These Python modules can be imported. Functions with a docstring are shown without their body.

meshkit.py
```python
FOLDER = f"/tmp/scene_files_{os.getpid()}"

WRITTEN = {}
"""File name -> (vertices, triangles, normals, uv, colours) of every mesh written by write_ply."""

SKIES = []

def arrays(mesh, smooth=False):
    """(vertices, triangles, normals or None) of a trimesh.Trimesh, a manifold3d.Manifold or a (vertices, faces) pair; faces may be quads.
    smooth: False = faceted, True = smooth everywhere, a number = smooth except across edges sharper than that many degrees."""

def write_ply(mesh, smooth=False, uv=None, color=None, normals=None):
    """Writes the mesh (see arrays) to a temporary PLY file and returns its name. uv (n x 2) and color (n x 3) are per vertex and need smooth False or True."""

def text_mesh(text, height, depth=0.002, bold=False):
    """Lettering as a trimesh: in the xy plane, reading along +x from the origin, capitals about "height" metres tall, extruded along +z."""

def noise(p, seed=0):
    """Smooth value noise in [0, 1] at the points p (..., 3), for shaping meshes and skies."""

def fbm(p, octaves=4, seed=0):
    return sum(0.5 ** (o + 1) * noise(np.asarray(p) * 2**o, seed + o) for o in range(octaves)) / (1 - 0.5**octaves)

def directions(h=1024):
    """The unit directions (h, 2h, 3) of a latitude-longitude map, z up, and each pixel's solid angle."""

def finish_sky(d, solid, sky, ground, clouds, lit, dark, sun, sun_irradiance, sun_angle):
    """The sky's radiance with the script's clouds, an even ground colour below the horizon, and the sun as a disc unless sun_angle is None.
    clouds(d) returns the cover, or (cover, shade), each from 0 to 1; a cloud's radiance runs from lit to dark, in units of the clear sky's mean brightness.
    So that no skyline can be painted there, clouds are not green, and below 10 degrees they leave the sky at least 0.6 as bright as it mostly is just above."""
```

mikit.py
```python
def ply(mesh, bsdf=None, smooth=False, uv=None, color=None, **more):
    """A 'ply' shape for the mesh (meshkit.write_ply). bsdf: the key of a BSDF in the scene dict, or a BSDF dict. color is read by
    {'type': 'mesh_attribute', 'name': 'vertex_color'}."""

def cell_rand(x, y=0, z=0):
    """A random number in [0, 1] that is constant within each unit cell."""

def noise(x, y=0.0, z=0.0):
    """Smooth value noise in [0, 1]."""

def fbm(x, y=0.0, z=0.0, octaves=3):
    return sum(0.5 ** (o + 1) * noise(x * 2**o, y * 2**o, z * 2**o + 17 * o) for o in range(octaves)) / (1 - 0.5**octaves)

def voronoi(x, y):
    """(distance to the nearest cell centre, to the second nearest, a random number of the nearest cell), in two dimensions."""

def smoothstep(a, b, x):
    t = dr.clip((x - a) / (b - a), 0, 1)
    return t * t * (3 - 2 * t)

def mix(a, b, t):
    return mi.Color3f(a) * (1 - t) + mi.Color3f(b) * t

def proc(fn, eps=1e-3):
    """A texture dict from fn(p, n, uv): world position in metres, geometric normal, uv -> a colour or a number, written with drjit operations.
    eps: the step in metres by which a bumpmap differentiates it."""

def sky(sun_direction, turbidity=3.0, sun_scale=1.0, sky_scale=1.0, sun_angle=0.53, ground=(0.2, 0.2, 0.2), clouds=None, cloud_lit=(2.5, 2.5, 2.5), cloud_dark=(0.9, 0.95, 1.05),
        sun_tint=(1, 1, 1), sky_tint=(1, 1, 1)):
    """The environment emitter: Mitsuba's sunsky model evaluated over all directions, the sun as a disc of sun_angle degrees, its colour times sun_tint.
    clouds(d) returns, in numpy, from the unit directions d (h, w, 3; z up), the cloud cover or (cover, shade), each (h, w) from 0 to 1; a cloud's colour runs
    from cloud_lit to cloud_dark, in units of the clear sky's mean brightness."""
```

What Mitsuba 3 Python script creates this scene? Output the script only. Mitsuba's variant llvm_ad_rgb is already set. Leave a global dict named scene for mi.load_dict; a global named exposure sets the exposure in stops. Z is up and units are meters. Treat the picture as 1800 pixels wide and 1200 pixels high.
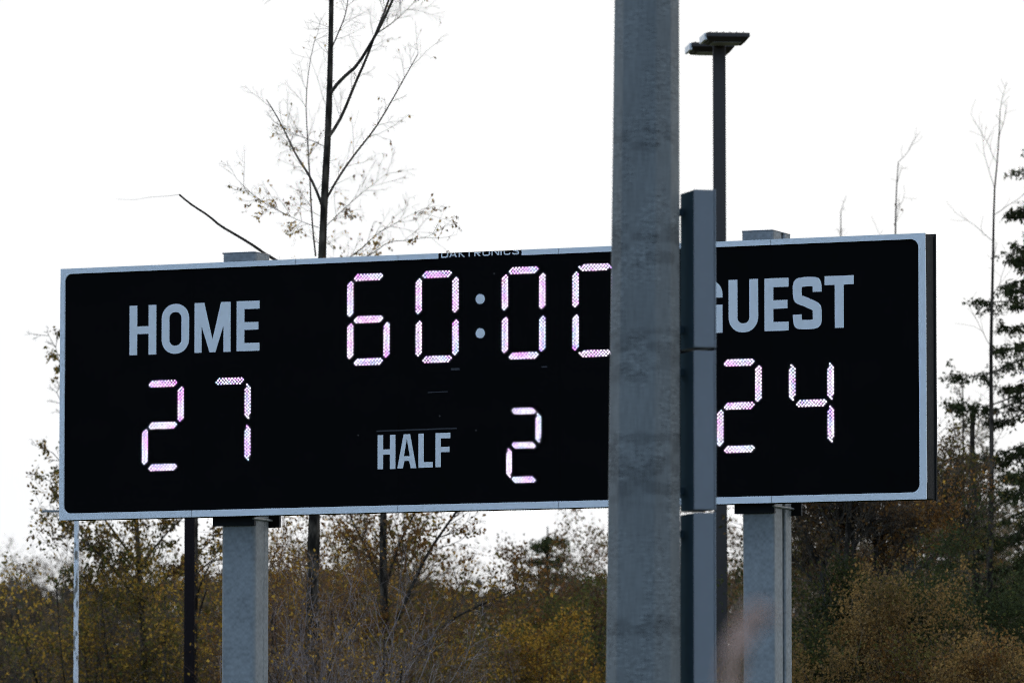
import math, random
import numpy as np, trimesh, manifold3d as m3d, drjit as dr, mitsuba as mi
import mikit, meshkit
from mikit import ply, proc, noise, fbm, smoothstep, mix
from shapely.geometry import Polygon, LineString, box, Point
from shapely import affinity
from shapely.ops import unary_union

T = mi.ScalarTransform4f
scene, labels = {}, {}

# ------------------------------------------------------------------ camera, sky, exposure
F, EYE, HOR = 11160.0, 1.70, 1540.0          # focal length and horizon row, in pixels of the 1800 x 1200 photograph
PITCH = math.atan((HOR - 600) / F)
scene['camera'] = {
    'type': 'thinlens', 'fov': math.degrees(2 * math.atan(900 / F)), 'fov_axis': 'x',
    'aperture_radius': 0.034, 'focus_distance': 58.5, 'near_clip': 0.5, 'far_clip': 3000.0,
    'to_world': T().look_at(origin=[0, 0, EYE], target=[0, math.cos(PITCH), EYE + math.sin(PITCH)], up=[0, 0, 1])}
SUN = np.array([0.30, 1.0, 0.36]); SUN = SUN / np.linalg.norm(SUN)


def clouds(d):
    c = d @ SUN
    glow = np.clip((c + 1) / 2, 0, 1) ** 1.7
    n = meshkit.fbm(np.stack([d[..., 0] * 3, d[..., 1] * 3, d[..., 2] * 9], -1), 4, 5)
    shade = 1 - glow + 0.16 * (n - 0.5)
    return np.ones_like(c), np.clip(shade, 0, 1)


scene['sky'] = mikit.sky(SUN, turbidity=4, sun_scale=0.05, sun_angle=16, clouds=clouds, cloud_lit=(2.80, 2.76, 2.68), cloud_dark=(1.12, 1.68, 2.58), sun_tint=(1, 0.93, 0.84))
exposure = 2.32


def ray(x, y):
    v = (600 - y) / F
    return np.array([(x - 900) / F, math.cos(PITCH) - math.sin(PITCH) * v, math.sin(PITCH) + math.cos(PITCH) * v])


def at(x, y, Y):
    """The point at distance Y seen at photograph pixel (x, y)."""
    d = ray(x, y)
    return np.array([0, 0, EYE]) + d * (Y / d[1])


# ------------------------------------------------------------------ materials
def rgb(*c): return {'type': 'rgb', 'value': list(c)}
def two(b): return {'type': 'twosided', 'b': b}
def pr(color, rough=0.6, metallic=0.0, spec=0.5, **k):
    return two({'type': 'principled', 'base_color': color, 'roughness': rough, 'metallic': metallic, 'specular': spec, **k})


def f_galv(p, n, uv):
    a = fbm(p.x * 5, p.y * 5, p.z * 1.6, 3)
    s = noise(p.x * 26, p.y * 26, p.z * 150)
    s1 = noise(p.x * 45, p.y * 45, p.z * 60)
    s2 = noise(p.x * 80, p.y * 80, p.z * 9)
    band = smoothstep(0.60, 0.72, noise(2.0, 3.0, p.z * 2.6)) * smoothstep(0.3, 0.6, noise(p.x * 9, p.y * 9, p.z * 14))
    patch = smoothstep(0.40, 0.62, fbm(p.x * 7, p.y * 7, p.z * 3, 2))
    v = 0.170 * (1 + 0.4 * (a - 0.5) + (0.6 * (s - 0.5) + 0.4 * (s1 - 0.5)) * (0.2 + patch) + 0.25 * (s2 - 0.5) - 0.30 * band)
    return mi.Color3f(v * 0.96, v * 1.02, v * 1.0)


def f_post(p, n, uv):
    a = fbm(p.x * 9, p.y * 9, p.z * 6, 3)
    s = noise(p.x * 38, p.y * 38, p.z * 34) + 0.5 * noise(p.x * 80, p.y * 80, p.z * 60) - 0.25
    v = 0.262 + 0.09 * (a - 0.5) + 0.09 * (s - 0.5)
    return mi.Color3f(v * 0.95, v * 1.0, v * 1.0)


def f_bark(p, n, uv):
    a = fbm(p.x * 24, p.y * 24, p.z * 7, 3)
    v = 0.012 + 0.075 * smoothstep(0.3, 0.85, a)
    return mi.Color3f(v * 1.25, v * 1.0, v * 0.74)


def f_greybark(p, n, uv):
    a = fbm(p.x * 18, p.y * 18, p.z * 6, 3)
    v = 0.02 + 0.09 * smoothstep(0.25, 0.85, a)
    return mi.Color3f(v * 1.1, v * 1.0, v * 0.82)


def f_box(p, n, uv):
    v = 0.21 + 0.015 * (fbm(p.x * 6, p.y * 6, p.z * 3, 3) - 0.5) + 0.02 * (noise(p.x * 300, p.y * 300, p.z * 300) - 0.5)
    return mi.Color3f(v * 0.92, v, v * 1.08)


def f_alu(p, n, uv):
    v = 0.82 + 0.05 * (fbm(p.x * 3, p.y * 3, p.z * 9, 2) - 0.5)
    return mi.Color3f(v * 0.97, v, v * 1.02)


def f_black(p, n, uv):
    v = 0.0022 + 0.0015 * fbm(p.x * 3, p.y * 3, p.z * 3, 3)
    return mi.Color3f(v, v, v * 1.1)


def f_grass(p, n, uv):
    a = fbm(p.x * 0.3, p.y * 0.3, 0.0, 4); b = noise(p.x * 40, p.y * 40, 0.0)
    return mix(mi.Color3f(0.05, 0.062, 0.03), mi.Color3f(0.085, 0.09, 0.045), a) * (0.7 + 0.6 * b)


def f_white(p, n, uv):
    a = smoothstep(0.52, 0.62, fbm(p.x * 30, p.y * 30, p.z * 9, 3))
    return mix(mi.Color3f(0.87, 0.87, 0.87), mi.Color3f(0.25, 0.22, 0.18), a)


scene.update({
    'galvanised': pr(proc(f_galv), 0.55, 0.25, 0.5), 'post_steel': pr(proc(f_post), 0.55, 0.25, 0.5), 'bark': pr(proc(f_bark), 0.95, 0, 0.15),
    'grey_bark': pr(proc(f_greybark), 0.95, 0, 0.15), 'box_paint': pr(proc(f_box), 0.5, 0.0, 0.4), 'aluminium': pr(proc(f_alu), 0.5, 0.0, 0.4),
    'lettering': pr(rgb(0.80, 0.81, 0.81), 0.6, 0, 0.3), 'face_black': pr(proc(f_black), 0.8, 0, 0.05), 'cabinet_black': pr(rgb(0.016, 0.015, 0.014), 0.7, 0, 0.2),
    'black_steel': pr(rgb(0.012, 0.013, 0.015), 0.6, 0, 0.2), 'plum_steel': pr(rgb(0.016, 0.012, 0.013), 0.8, 0, 0.1), 'bronze': pr(rgb(0.036, 0.026, 0.019), 0.45, 0, 0.5), 'lens': pr(rgb(0.30, 0.29, 0.27), 0.35, 0, 0.5),
    'shade_tone': pr(rgb(0.048, 0.080, 0.100), 0.95, 0, 0.0), 'led_lens': pr(rgb(0.85, 0.85, 0.85), 0.5, 0, 0.2), 'lit_tone': pr(rgb(0.75, 0.73, 0.70), 0.4, 0, 0.6), 'dim_print': pr(rgb(0.05, 0.05, 0.055), 0.7, 0, 0.2), 'grass_mat': pr(proc(f_grass), 0.95, 0, 0.1), 'white_paint': pr(proc(f_white), 0.7, 0, 0.3),  # box-side shade and the lamp heads' bright side are put into base colours
    'leaf': {'type': 'principledthin', 'base_color': {'type': 'mesh_attribute', 'name': 'vertex_color'}, 'roughness': 0.7, 'diff_trans': 0.9, 'spec_trans': 0.0, 'eta': 1.3},
    'twig': pr({'type': 'mesh_attribute', 'name': 'vertex_color'}, 0.95, 0, 0.1),
    'skin': pr(rgb(0.50, 0.32, 0.25), 0.55, 0, 0.35), 'jacket': pr(rgb(0.025, 0.03, 0.045), 0.85, 0, 0.2), 'trousers': pr(rgb(0.03, 0.032, 0.04), 0.9, 0, 0.2),
    'hair': pr(rgb(0.03, 0.02, 0.014), 0.6, 0, 0.3), 'shoe': pr(rgb(0.05, 0.05, 0.05), 0.6, 0, 0.3),
})


# ------------------------------------------------------------------ naming
def numbered(key):
    if key not in scene and key not in labels and key not in USED:
        USED.add(key); return key
    k = 1
    while f'{key}_{k:03d}' in scene or f'{key}_{k:03d}' in USED:
        k += 1
    USED.add(f'{key}_{k:03d}')
    return f'{key}_{k:03d}'
USED = set()


def thing(name, label, cat, group=None, kind=None):
    key = numbered(name)
    labels[key] = {'label': label, 'category': cat}
    if group: labels[key]['group'] = group
    if kind: labels[key]['kind'] = kind
    return key


def part(name, mesh, mat, parent, label=None, kind=None, smooth=30, key=None, **k):
    key = key or numbered(f'{parent}__{name}')
    scene[key] = ply(mesh, mat, smooth=smooth, **k)
    d = {}
    if label: d['label'] = label
    if kind: d['kind'] = kind
    if d: labels[key] = d
    return key


# ------------------------------------------------------------------ mesh helpers
def bx(x0, x1, y0, y1, z0, z1):
    m = trimesh.creation.box((x1 - x0, y1 - y0, z1 - z0)); m.apply_translation(((x0 + x1) / 2, (y0 + y1) / 2, (z0 + z1) / 2)); return m


def rbox(x0, x1, y0, y1, z0, z1, r=0.004):
    """A box with chamfered edges."""
    pts = []
    for x, sx in ((x0, 1), (x1, -1)):
        for y, sy in ((y0, 1), (y1, -1)):
            for z, sz in ((z0, 1), (z1, -1)):
                pts += [(x + sx * r, y + sy * r, z), (x + sx * r, y, z + sz * r), (x, y + sy * r, z + sz * r)]
    return trimesh.convex.convex_hull(np.array(pts))


def ext(poly, h, z=0.0):
    ms = [trimesh.creation.extrude_polygon(g, h, engine='earcut') for g in getattr(poly, 'geoms', [poly]) if g.area > 1e-9]
    m = trimesh.util.concatenate(ms); m.apply_translation((0, 0, z)); return m


class Acc:
    """Gathers pieces; tubes are kept as polylines and built together."""
    def __init__(s): s.v, s.f, s.c, s.n, s.lines = [], [], [], 0, {}
    def tube(s, P, R, sides=5, c=None):
        P = np.asarray(P, float)
        s.batch(P[None], np.broadcast_to(np.asarray(R, float), (1, len(P))), sides, None if c is None else np.asarray(c)[None])
    def batch(s, P, R, sides=3, c=None):
        """Tubes along polylines P (count, points, 3) with radii R (count, points)."""
        if not len(P): return
        t = np.empty_like(P); t[:, 1:-1] = P[:, 2:] - P[:, :-2]; t[:, 0] = P[:, 1] - P[:, 0]; t[:, -1] = P[:, -1] - P[:, -2]
        t /= np.linalg.norm(t, axis=-1, keepdims=True) + 1e-12
        ref = np.where(np.abs(t[:, :1, 2:]) > 0.7, [0.3, 0.9, 0.1], [0, 0, 1.0])
        a = np.cross(t, np.broadcast_to(ref, t.shape)); a /= np.linalg.norm(a, axis=-1, keepdims=True) + 1e-12
        b = np.cross(t, a); g = np.arange(sides) * 2 * np.pi / sides
        v = P[:, :, None] + R[:, :, None, None] * (np.cos(g)[:, None] * a[:, :, None] + np.sin(g)[:, None] * b[:, :, None])
        B, n = P.shape[:2]; i, j = np.meshgrid(np.arange(n - 1), np.arange(sides), indexing='ij')
        q = np.stack([i * sides + j, i * sides + (j + 1) % sides, (i + 1) * sides + (j + 1) % sides, (i + 1) * sides + j], -1).reshape(-1, 4)
        f = np.vstack([q[:, [0, 1, 2]], q[:, [0, 2, 3]]])
        f = (f[None] + (np.arange(B) * n * sides)[:, None, None]).reshape(-1, 3)
        s.v.append(v.reshape(-1, 3)); s.f.append(f + s.n); s.n += B * n * sides
        if c is not None: s.c.append(np.repeat(c, n * sides, 0))
    def mesh(s): return np.vstack(s.v), np.vstack(s.f)
    def color(s): return np.vstack(s.c)


def smooth_path(pts, n):
    pts = np.asarray(pts, float)
    from scipy.interpolate import PchipInterpolator
    d = np.r_[0, np.cumsum(np.linalg.norm(np.diff(pts[:, :3], axis=0), axis=1))]
    return PchipInterpolator(d, pts)(np.linspace(0, d[-1], n))


# ------------------------------------------------------------------ setting: ground
gx = np.array([[-1500, -200, 0], [1500, -200, 0], [1500, 2500, 0], [-1500, 2500, 0]], float)
scene['ground'] = ply((gx, np.array([[0, 1, 2], [0, 2, 3]])), 'grass_mat')
labels['ground'] = {'label': 'grass sports field and verge under the scoreboard', 'category': 'ground', 'kind': 'structure'}

# ------------------------------------------------------------------ scoreboard
H = 2.44
DL = H / (at(105, 473, 1)[2] - at(105, 914, 1)[2]); DR = H / (at(1630, 407.5, 1)[2] - at(1630, 874.5, 1)[2])
PL, PR = at(105, 914, DL), at(1630, 874.5, DR)
U = (PR - PL) * [1, 1, 0]; W = float(np.linalg.norm(U)); U /= W
N = np.array([U[1], -U[0], 0.0])
BM = np.eye(4); BM[:3, 0], BM[:3, 1], BM[:3, 2], BM[:3, 3] = U, [0, 0, 1], N, PL      # board axes: u along, v up, w out of the face
DEPTH = 0.235


def bd(x, y, w=0.0):
    """Board coordinates (u, v) of what the photograph shows at (x, y) on the face."""
    d = ray(x, y); o = np.array([0, 0, EYE])
    p = o + d * (((PL + w * N - o) @ N) / (d @ N))
    return float((p - PL) @ U), float(p[2] - PL[2])


def onboard(mesh):
    m = mesh.copy(); m.apply_transform(BM); return m


sb = thing('scoreboard', 'wide black electronic scoreboard in a pale frame showing 60:00 on two steel posts', 'scoreboard')
part('cabinet', onboard(rbox(0.004, W - 0.004, 0.004, H - 0.004, -DEPTH, -0.006, 0.006)), 'cabinet_black', sb)
part('back_lip', onboard(trimesh.util.concatenate([bx(-0.006, W + 0.012, H - 0.003, H + 0.012, -DEPTH - 0.01, -DEPTH + 0.012), bx(W - 0.003, W + 0.012, -0.006, H + 0.012, -DEPTH - 0.014, -DEPTH + 0.012)])), 'cabinet_black', sb)
seam = [bd(338, 908)[0], bd(700, 890)[0], bd(983, 885)[0], bd(1357, 880)[0]]
edges = [0.03] + seam + [W - 0.03]
for a, b in zip(edges[:-1], edges[1:]):
    part('face_panel', onboard(rbox(a + 0.0006, b - 0.0006, 0.03, H - 0.03, -0.0055, 0.0, 0.001)), 'face_black', sb)
fr, fb, ft, flw = 0.068, 0.064, 0.052, 0.049
outer, inner = box(0, 0, W, H), box(flw, fb, W - fr, H - ft).buffer(-0.075).buffer(0.075, quad_segs=8)
ring = outer.difference(inner)
l0, l1 = bd(771.5, 448)[0], bd(917.5, 443)[0]
ridge = ring.intersection(unary_union([outer.difference(box(0.013, 0.013, W - 0.013, H - 0.013)), inner.buffer(0.013).difference(inner)]))
cuts = {'bottom': [0] + seam + [W], 'top': [0, bd(521, 462)[0], seam[1], l0, l1, seam[2], seam[3], W]}
zone_side = [('stile', box(-1, 0.15, 0.3, H - 0.15)), ('stile', box(W - 0.3, 0.15, W + 1, H - 0.15))]
zones = zone_side + [('bottom_rail', box(a + 0.0025, -1, b - 0.0025, 0.1495)) for a, b in zip(cuts['bottom'][:-1], cuts['bottom'][1:])]
zones += [('top_rail', box(a + 0.0025, H - 0.1495, b - 0.0025, H + 1)) for a, b in zip(cuts['top'][:-1], cuts['top'][1:]) if abs(a - l0) > 1e-6]
for nm, z in zones:
    part(nm, onboard(trimesh.util.concatenate([ext(ring.intersection(z), 0.012, 0.001), ext(ridge.intersection(z), 0.017, 0.001)])), 'aluminium', sb)


# lettering: each glyph drawn with strokes in a w x h cell
def glyph(ch, w, h, s):
    L = lambda *p: LineString(p).buffer(s / 2, cap_style='flat', join_style='mitre')
    c = s / 2
    if ch == 'H': g = [box(0, 0, s, h), box(w - s, 0, w, h), box(0, h * .5 - s * .45, w, h * .5 + s * .45)]
    elif ch == 'E': g = [box(0, 0, s, h), box(0, 0, w, s * .95), box(0, h - s * .95, w, h), box(0, h * .5 - s * .45, w * .95, h * .5 + s * .45)]
    elif ch == 'F': g = [box(0, 0, s, h), box(0, h - s * .95, w, h), box(0, h * .47 - s * .2, w * .95, h * .47 + s * .7)]
    elif ch == 'L': g = [box(0, 0, s, h), box(0, 0, w, s * .95)]
    elif ch == 'T': g = [box(w / 2 - c, 0, w / 2 + c, h), box(0, h - s * .95, w, h)]
    elif ch == 'I': g = [box(0, 0, w, h)]
    elif ch == 'M':
        g = [box(0, 0, s * .92, h), box(w - s * .92, 0, w, h), Polygon([(0, h), (s * 1.25, h), (w / 2 + s * .38, 0), (w / 2 - s * .38, 0)]), Polygon([(w, h), (w - s * 1.25, h), (w / 2 - s * .38, 0), (w / 2 + s * .38, 0)])]
    elif ch == 'A':
        g = [Polygon([(0, 0), (s * 1.02, 0), (w / 2 + s * .6, h), (w / 2 - s * .6, h)]), Polygon([(w, 0), (w - s * 1.02, 0), (w / 2 - s * .6, h), (w / 2 + s * .6, h)]), box(w * .22, h * .22, w * .78, h * .22 + s * .8)]
        cut = Polygon([(w * .5, h * .86), (w * .5 - .16 * w, h * .22 + s * .8), (w * .5 + .16 * w, h * .22 + s * .8)])
        return unary_union(g).difference(cut)
    elif ch in 'OGUC':
        r = min(w * .5, h * .3) * .96
        o = box(r, r, w - r, h - r).buffer(r, quad_segs=12) if w > 2 * r + 1e-6 else LineString([(w / 2, r), (w / 2, h - r)]).buffer(r)
        i = o.buffer(-s); i = affinity.scale(i, 1, 1.02)
        o = o.difference(i)
        if ch == 'U': o = unary_union([o.intersection(box(0, 0, w, h * .5)), box(0, h * .45, s, h), box(w - s, h * .45, w, h)])
        if ch == 'G':
            o = unary_union([o.difference(box(w * .5, h * .40, w + 1, h * .66)).difference(box(w * .62, -1, w + 1, h * .42)), box(w * .55, h * .40, w, h * .53), box(w - s * .8, 0, w, h * .5), o.intersection(box(w * .3, 0, w, h * .3))])
        if ch == 'C': o = o.difference(box(w * .6, h * .3, w + 1, h * .7))
        return o
    elif ch == 'S':
        cx = [(w - c, h * .71), (w - c * 1.02, h * .80), (w * .80, h - c * 1.15), (w * .5, h - c), (w * .2, h - c * 1.2), (c, h * .83), (c, h * .73), (w * .17, h * .61), (w * .5, h * .51), (w * .83, h * .39), (w - c, h * .27), (w - c, h * .17), (w * .8, c * 1.2), (w * .5, c), (w * .2, c * 1.15), (c * 1.02, h * .2), (c, h * .29)]
        P = smooth_path(np.array(cx), 60)
        return LineString(P).buffer(c, cap_style='flat', join_style='round')
    elif ch == 'D': return (box(0, 0, w * .6, h).union(box(0, 0, w, h).buffer(-h * .25).buffer(h * .25))).difference(box(s, s, w - s, h - s).buffer(-h * .15).buffer(h * .15).union(box(s, s, w * .6, h - s)))
    elif ch == 'K': g = [box(0, 0, s, h), Polygon([(s, h * .4), (w - s * 1.3, h), (w, h), (s * 1.6, h * .42)]), Polygon([(s * 1.2, h * .58), (w, 0), (w - s * 1.5, 0), (s, h * .48)])]
    elif ch == 'R':
        g = [box(0, 0, s, h), box(0, h - s, w * .8, h), box(0, h * .4, w * .8, h * .4 + s), box(w - s, h * .45, w, h - s * .5), Polygon([(w * .35, h * .42), (w * .35 + 1.4 * s, h * .42), (w, 0), (w - 1.5 * s, 0)])]
    elif ch == 'N': g = [box(0, 0, s, h), box(w - s, 0, w, h), Polygon([(0, h), (s * 1.3, h), (w, 0), (w - s * 1.3, 0)])]
    return unary_union(g)


def caption(name, label, chars, y_of, stroke, parent=sb):
    """chars: (letter, left pixel, right pixel); y_of: rows of (x, top, bottom) at both ends."""
    cap = numbered(f'{parent}__{name}'); labels[cap] = {'label': label}
    for ch, xa, xb in chars:
        t, b = (np.interp((xa + xb) / 2, [y_of[0][0], y_of[1][0]], [y_of[0][k], y_of[1][k]]) for k in (1, 2))
        u0, v0 = bd(xa, b); u1, v1 = bd(xb, t); v1 = bd((xa + xb) / 2, t)[1]; v0 = bd((xa + xb) / 2, b)[1]
        g = affinity.translate(glyph(ch, u1 - u0, v1 - v0, stroke), u0, v0)
        part('letter', onboard(ext(g, 0.0025, 0.0005)), 'lettering', cap, smooth=False)


caption('home_caption', 'grey word HOME at upper left of the board', [('H', 227.7, 275), ('O', 284.3, 332.7), ('M', 342, 405.7), ('E', 416, 456.5)], [(228, 537.5, 624.5), (456, 528, 616)], 0.082)
caption('guest_caption', 'grey word GUEST at upper right of the board', [('G', 1219, 1270), ('U', 1281, 1332.6), ('E', 1344, 1386.3), ('S', 1394, 1444.5), ('T', 1450, 1501)], [(1281, 492, 585.5), (1475, 484.5, 576)], 0.088)
caption('half_caption', 'small grey word HALF at lower middle of the board', [('H', 664, 695.2), ('A', 698.6, 732), ('L', 735.6, 761), ('F', 765.6, 791.7)], [(680, 764, 824), (779, 760.3, 820.3)], 0.056)
for y in (525.5, 585.5):
    u, v = bd(844.3, y)
    part('colon_dot', onboard(ext(Point(u, v).buffer(0.047, quad_segs=10), 0.0025, 0.0005)), 'lettering', sb)
# maker's plate in the top rail, its letters running off the upper edge
plate = part('logo_plate', onboard(rbox(l0 + 0.002, l1 - 0.002, H - 0.062, H, 0.0005, 0.006, 0.001)), 'face_black', sb)
for ch, xa, xb in [('D', 775.8, 788.3), ('A', 790, 803.8), ('K', 807, 818), ('T', 820, 831), ('R', 834, 845.5), ('O', 848.8, 862), ('N', 864.5, 878), ('I', 880.4, 882.8), ('C', 886, 897.7), ('S', 900.8, 913)]:
    yb = np.interp((xa + xb) / 2, [782, 905], [453.4, 447.7])
    u0, v0 = bd(xa, yb); u1, _ = bd(xb, yb)
    g = affinity.translate(glyph(ch, u1 - u0, 0.070, 0.0125), u0, v0).intersection(box(0, 0, W, H - 0.003))
    part('letter', onboard(ext(g, 0.002, 0.0064)), 'lettering', plate, smooth=False)
# faint marks on the face: edge of a caption panel, small rating plates, screw heads
def strip(x0, y0, x1, y1, t, nm):
    u0, v0 = bd(x0, y0); u1, v1 = bd(x1, y1)
    part(nm, onboard(ext(LineString([(u0, v0), (u1, v1)]).buffer(t / 2, cap_style='flat'), 0.002, 0.0004)), 'dim_print', sb)
strip(662, 757.5, 803, 752.3, 0.012, 'caption_edge'); strip(752, 689.5, 787, 688, 0.008, 'panel_edge')
strip(793, 648.8, 808, 648.4, 0.02, 'rating_plate'); strip(952, 644.8, 962, 644.5, 0.012, 'rating_plate')
for x, y in ((630, 764.5), (837, 756), (773, 731), (869, 481)):
    u, v = bd(x, y); part('screw', onboard(ext(Point(u, v).buffer(0.008), 0.003, 0.0004)), 'bronze', sb)

# LED digits
SEGS = {'0': 'abcdef', '2': 'abged', '4': 'fgbc', '6': 'acdefg', '7': 'abc'}
rng = np.random.default_rng(11)
disc = np.array([[0, 0, 1.0]] + [[math.cos(k * math.pi / 3), math.sin(k * math.pi / 3), 0.15] for k in range(6)])
dfc = np.array([[0, 1 + k, 1 + (k + 1) % 6] for k in range(6)])


def segment_points(p0, p1, horizontal, pitch, rows):
    """LED centres of one segment between two corner points: staggered rows, pointed ends."""
    L = np.linalg.norm(p1 - p0); d = (p1 - p0) / L; q = np.array([-d[1], d[0]])
    gap = 0.72 * pitch
    out = []
    n = int(round((L - 2 * gap) / pitch))
    for r in range(rows):
        o = (r - (rows - 1) / 2)
        short = abs(o) * 0.8
        for k in range(-1, n + 3):
            s = (k - n / 2 - 0.5) * pitch + (-0.52 if horizontal else 0.52) * o * pitch
            if abs(s) > L / 2 - gap - short * pitch * 0.8: continue
            out.append(p0 + d * (L / 2 + s) + q * o * pitch * 0.50)
    return np.array(out)


def digit(ch, label, xl, xr, yt, yb, pitch=0.0335, rows=4, gain=1.0):
    dg = numbered(f'{sb}__digit'); labels[dg] = {'label': label}
    xm = (xl + xr) / 2
    u0, u1 = bd(xl, (yt + yb) / 2)[0], bd(xr, (yt + yb) / 2)[0]
    v1, v0 = bd(xm, yt)[1], bd(xm, yb)[1]; vm = (v0 + v1) / 2
    c = {'a': ((u0, v1), (u1, v1)), 'g': ((u0, vm), (u1, vm)), 'd': ((u0, v0), (u1, v0)), 'f': ((u0, v1), (u0, vm)), 'b': ((u1, v1), (u1, vm)), 'e': ((u0, vm), (u0, v0)), 'c': ((u1, vm), (u1, v0))}
    for sname in SEGS[ch]:
        p0, p1 = map(np.array, c[sname])
        pts = segment_points(p0, p1, sname in 'agd', pitch, rows)
        k = len(pts); R = pitch * 0.255
        v = (disc[None] * [R, R, 0.006] + np.c_[pts, np.full(k, 0.001)][:, None]).reshape(-1, 3)
        f = (dfc[None] + 7 * np.arange(k)[:, None, None]).reshape(-1, 3)
        ph = rng.random(3) * 40
        q = pts @ np.array([[1.0, 0.35], [0.3, 1.0]]) * 34
        n1 = meshkit.noise(np.c_[q, np.full(k, ph[0])]); n2 = meshkit.noise(np.c_[q * 1.3, np.full(k, ph[1])]); n3 = meshkit.noise(np.c_[q, np.full(k, ph[2])])
        # camera moire fringes put into the diode colours: mostly white, some magenta, cyan, warm
        mag, cy, wm = np.clip((n1 - .5) * 4.0, 0, 1)[:, None], np.clip((n2 - .55) * 4.0, 0, 1)[:, None], np.clip((n3 - .66) * 3, 0, 1)[:, None]
        col = np.array([1.0, 0.86, 1.05]) * (1 - mag * [0.0, 0.72, 0.0]) * (1 - cy * [0.6, 0.05, 0.0]) * (1 - wm * [0.0, 0.15, 0.55])
        col = col * 0.57 * gain
        m = trimesh.Trimesh(v, f, process=False); m.apply_transform(BM)
        key = numbered(f'{dg}__segment')
        scene[key] = {**ply(m, 'led_lens', smooth=False, color=np.repeat(col, 7, 0)), 'emitter': {'type': 'area', 'radiance': {'type': 'mesh_attribute', 'name': 'vertex_color'}}}


digit('2', 'lit 2 under HOME, first digit of 27', 255, 317.7, 674, 821)
digit('7', 'lit 7 under HOME, second digit of 27', 372.4, 435.3, 669.5, 815)
digit('6', 'lit 6 that starts the clock 60:00', 615.8, 679.7, 487, 635.6)
digit('0', 'lit 0 of the clock left of the colon', 736.3, 800.8, 482, 631.2)
digit('0', 'lit 0 of the clock right of the colon', 887.7, 953.3, 475, 625)
digit('0', 'lit last 0 of the clock cut by the pole', 1012, 1081, 469.7, 620.8)
digit('2', 'smaller lit 2 beside HALF', 895, 946.4, 722, 842.6, 0.0300, 4, 1.05)
digit('2', 'lit 2 under GUEST, first digit of 24', 1266, 1333.3, 637, 789)
digit('4', 'lit 4 under GUEST, second digit of 24', 1392.8, 1460.5, 633.5, 783)


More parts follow.
